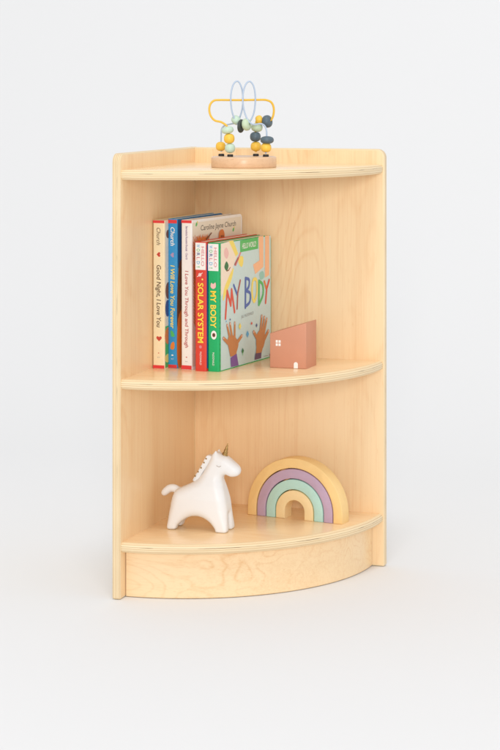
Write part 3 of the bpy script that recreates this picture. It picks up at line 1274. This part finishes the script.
wire_b = mat('pale_blue_wire_coating', (0.42, 0.51, 0.64), rough=0.3)
rubber = mat('black_rubber', (0.02, 0.017, 0.015), rough=0.6)

f_, cx_, cy_ = 2053.68324, 288.13427, 81.31311
CAM = np.array([1.06514, -2.90117, 0.70887])
yaw = -0.3064
RT = np.array([math.cos(yaw), -math.sin(yaw), 0.0])
FW = np.array([math.sin(yaw), math.cos(yaw), 0.0])
DC = np.array([0.1290, -0.1500, S1])        # centre of the disc, bottom
BT = 0.0150
SCL = 2053.68 / 2.985                         # picture scale at the disc
PX0 = 244.3


def bp(px, py, dep=0.0):
    """measured sketch position -> local metres: x across the toy, y into the shelf, z up from the shelf"""
    return Vector(((px - PX0) / 693.0, dep, (166.3 - py) / 693.0))


maze = empty('bead_maze', tuple(DC + np.array([0, 0, 0.0001])), 0.3064)
tag(maze, 'wooden bead maze toy with yellow and pale blue wires on the top shelf', 'bead maze')
bm = bmesh.new()
RD = 0.0462
lathe(bm, [(0, 0), (RD - .0012, 0), (RD - .0003, .0004), (RD, .0014), (RD, BT - .0022), (RD - .0007, BT - .0008), (RD - .0022, BT), (0, BT)], 72)
obj('base', bm, beech, maze, True)

yl = [bp(231.2, 152.5, -.012), bp(231.0, 147.5, -.012), bp(230.2, 138, -.012), bp(229.4, 130.5, -.011), bp(227.6, 125.8, -.010), bp(222.5, 122.2, -.009), bp(216.2, 120.6, -.008),
      bp(212.2, 116.4, -.006), bp(210.6, 110.5, -.005), bp(211.6, 104.8, -.004), bp(215.2, 101.2, -.003), bp(221, 100.6, -.002),
      bp(232, 100.7, 0), bp(244, 100.7, .002), bp(258, 100.5, .004), bp(266, 100.7, .006), bp(271.2, 103.0, .007), bp(273.6, 108.5, .008), bp(273.2, 115.5, .009),
      bp(270.6, 120.6, .010), bp(266, 121.6, .011), bp(260.5, 119.2, .012), bp(257.0, 120.5, .013), bp(256.0, 126.0, .013), bp(255.6, 136.5, .012), bp(256.0, 146, .012), bp(256.0, 152.0, .012)]
bm = bmesh.new()
tube(bm, spline(yl, 8), 0.00155, 12)
obj('wire', bm, wire_y, maze, True)['label'] = 'yellow bent wire'

bl = [bp(222.0, 151.5, .012), bp(221.8, 146, .012), bp(221.8, 136, .012), bp(222.4, 129, .012), bp(225.6, 125.6, .011), bp(231.5, 124.2, .009), bp(237, 122.6, .006), bp(240.5, 117, .004),
      bp(243.2, 106, .002), bp(243.0, 93, .001), bp(240.4, 84.5, .000), bp(237.2, 82.3, -.001), bp(233.6, 86.5, -.002), bp(231.6, 97, -.003), bp(232.4, 110, -.003), bp(235.6, 120, -.002), bp(240, 126, 0), bp(244.5, 124.5, .001),
      bp(250.6, 121, .002), bp(254.4, 112, .002), bp(255.6, 99, .001), bp(254.2, 88, .000), bp(250.6, 82.6, -.001), bp(246.8, 84.5, -.002), bp(244.0, 92, -.003), bp(243.4, 103, -.004), bp(245.4, 113.5, -.004), bp(249.2, 121.5, -.005),
      bp(254.5, 124.6, -.007), bp(260.5, 123.8, -.009), bp(264.6, 125.6, -.011), bp(266.6, 130.5, -.012), bp(266.8, 139, -.012), bp(266.2, 147, -.012), bp(266.0, 153, -.012)]
bm = bmesh.new()
tube(bm, spline(bl, 8), 0.00118, 12)
obj('wire', bm, wire_b, maze, True)['label'] = 'pale blue looping wire'


def bead(p, ra, hz, m, axis=(0, 0, 1), hole=0.0019):
    """drilled wooden bead: outer radius ra, half height hz along axis"""
    ra, hz = ra * 1.10, hz * 1.06
    bm = bmesh.new()
    prof = []
    a0 = math.asin(min(0.95, hole / ra))
    for k in range(17):
        a = -math.pi / 2 + a0 + (math.pi - 2 * a0) * k / 16
        c_, s_ = math.cos(a), math.sin(a)
        ee = 0.82
        prof.append((ra * max(abs(c_), 1e-6) ** ee, hz * math.copysign(abs(s_) ** ee, s_)))
    prof = prof + [(hole, prof[-1][1] * 0.9), (hole, -prof[-1][1] * 0.9), prof[0]]
    M = Matrix.Translation(p) @ Vector(axis).to_track_quat('Z', 'Y').to_matrix().to_4x4()
    lathe(bm, prof, 32, 0, M)
    return obj('bead', bm, m, maze, True)


bead(bp(221.4, 146.3, .012), 0.0064, 0.0062, bead_yellow)
bead(bp(231.0, 147.6, -.012), 0.0066, 0.0064, mint)
bead(bp(230.2, 138.2, -.012), 0.0069, 0.0067, bead_yellow)
bead(bp(228.6, 129.9, -.0112), 0.0078, 0.0049, mint, (-.15, 0, 1))
bead(bp(256.0, 146.4, .012), 0.0068, 0.0064, bead_yellow)
bead(bp(255.5, 136.9, .012), 0.0070, 0.0066, slate)
bead(bp(257.0, 127.8, .013), 0.0074, 0.0058, pale_green, (.1, 0, 1))
bead(bp(266.2, 147.0, -.012), 0.0068, 0.0062, bead_yellow)
bead(bp(267.2, 139.6, -.012), 0.0087, 0.0051, slate)
bead(bp(259.3, 120.0, .012), 0.0056, 0.0050, bead_yellow, (1, .0, .35))
bead(bp(267.2, 121.8, .011), 0.0082, 0.0062, slate, (1, -.5, .2))
bead(bp(236.8, 120.4, .003), 0.0064, 0.0058, mint, (.6, .1, .7))
bead(bp(241.6, 126.2, .001), 0.0088, 0.0030, charcoal, (1, -.45, -.1))
bead(bp(247.0, 124.6, -.002), 0.0080, 0.0052, pale_green, (1, -.55, .15))
# black stoppers where the wires enter the disc
for px, dep in ((222.0, .012), (231.2, -.012), (256.0, .012), (266.0, -.012)):
    bm = bmesh.new()
    p = bp(px, 150, dep)
    lathe(bm, [(0, BT - .0004), (.0040, BT - .0004), (.0042, BT + .0004), (.0042, BT + .0026), (.0037, BT + .0033), (0, BT + .0033)], 24, 0, Matrix.Translation((p.x, p.y, 0)))
    obj('stopper', bm, rubber, maze, True)
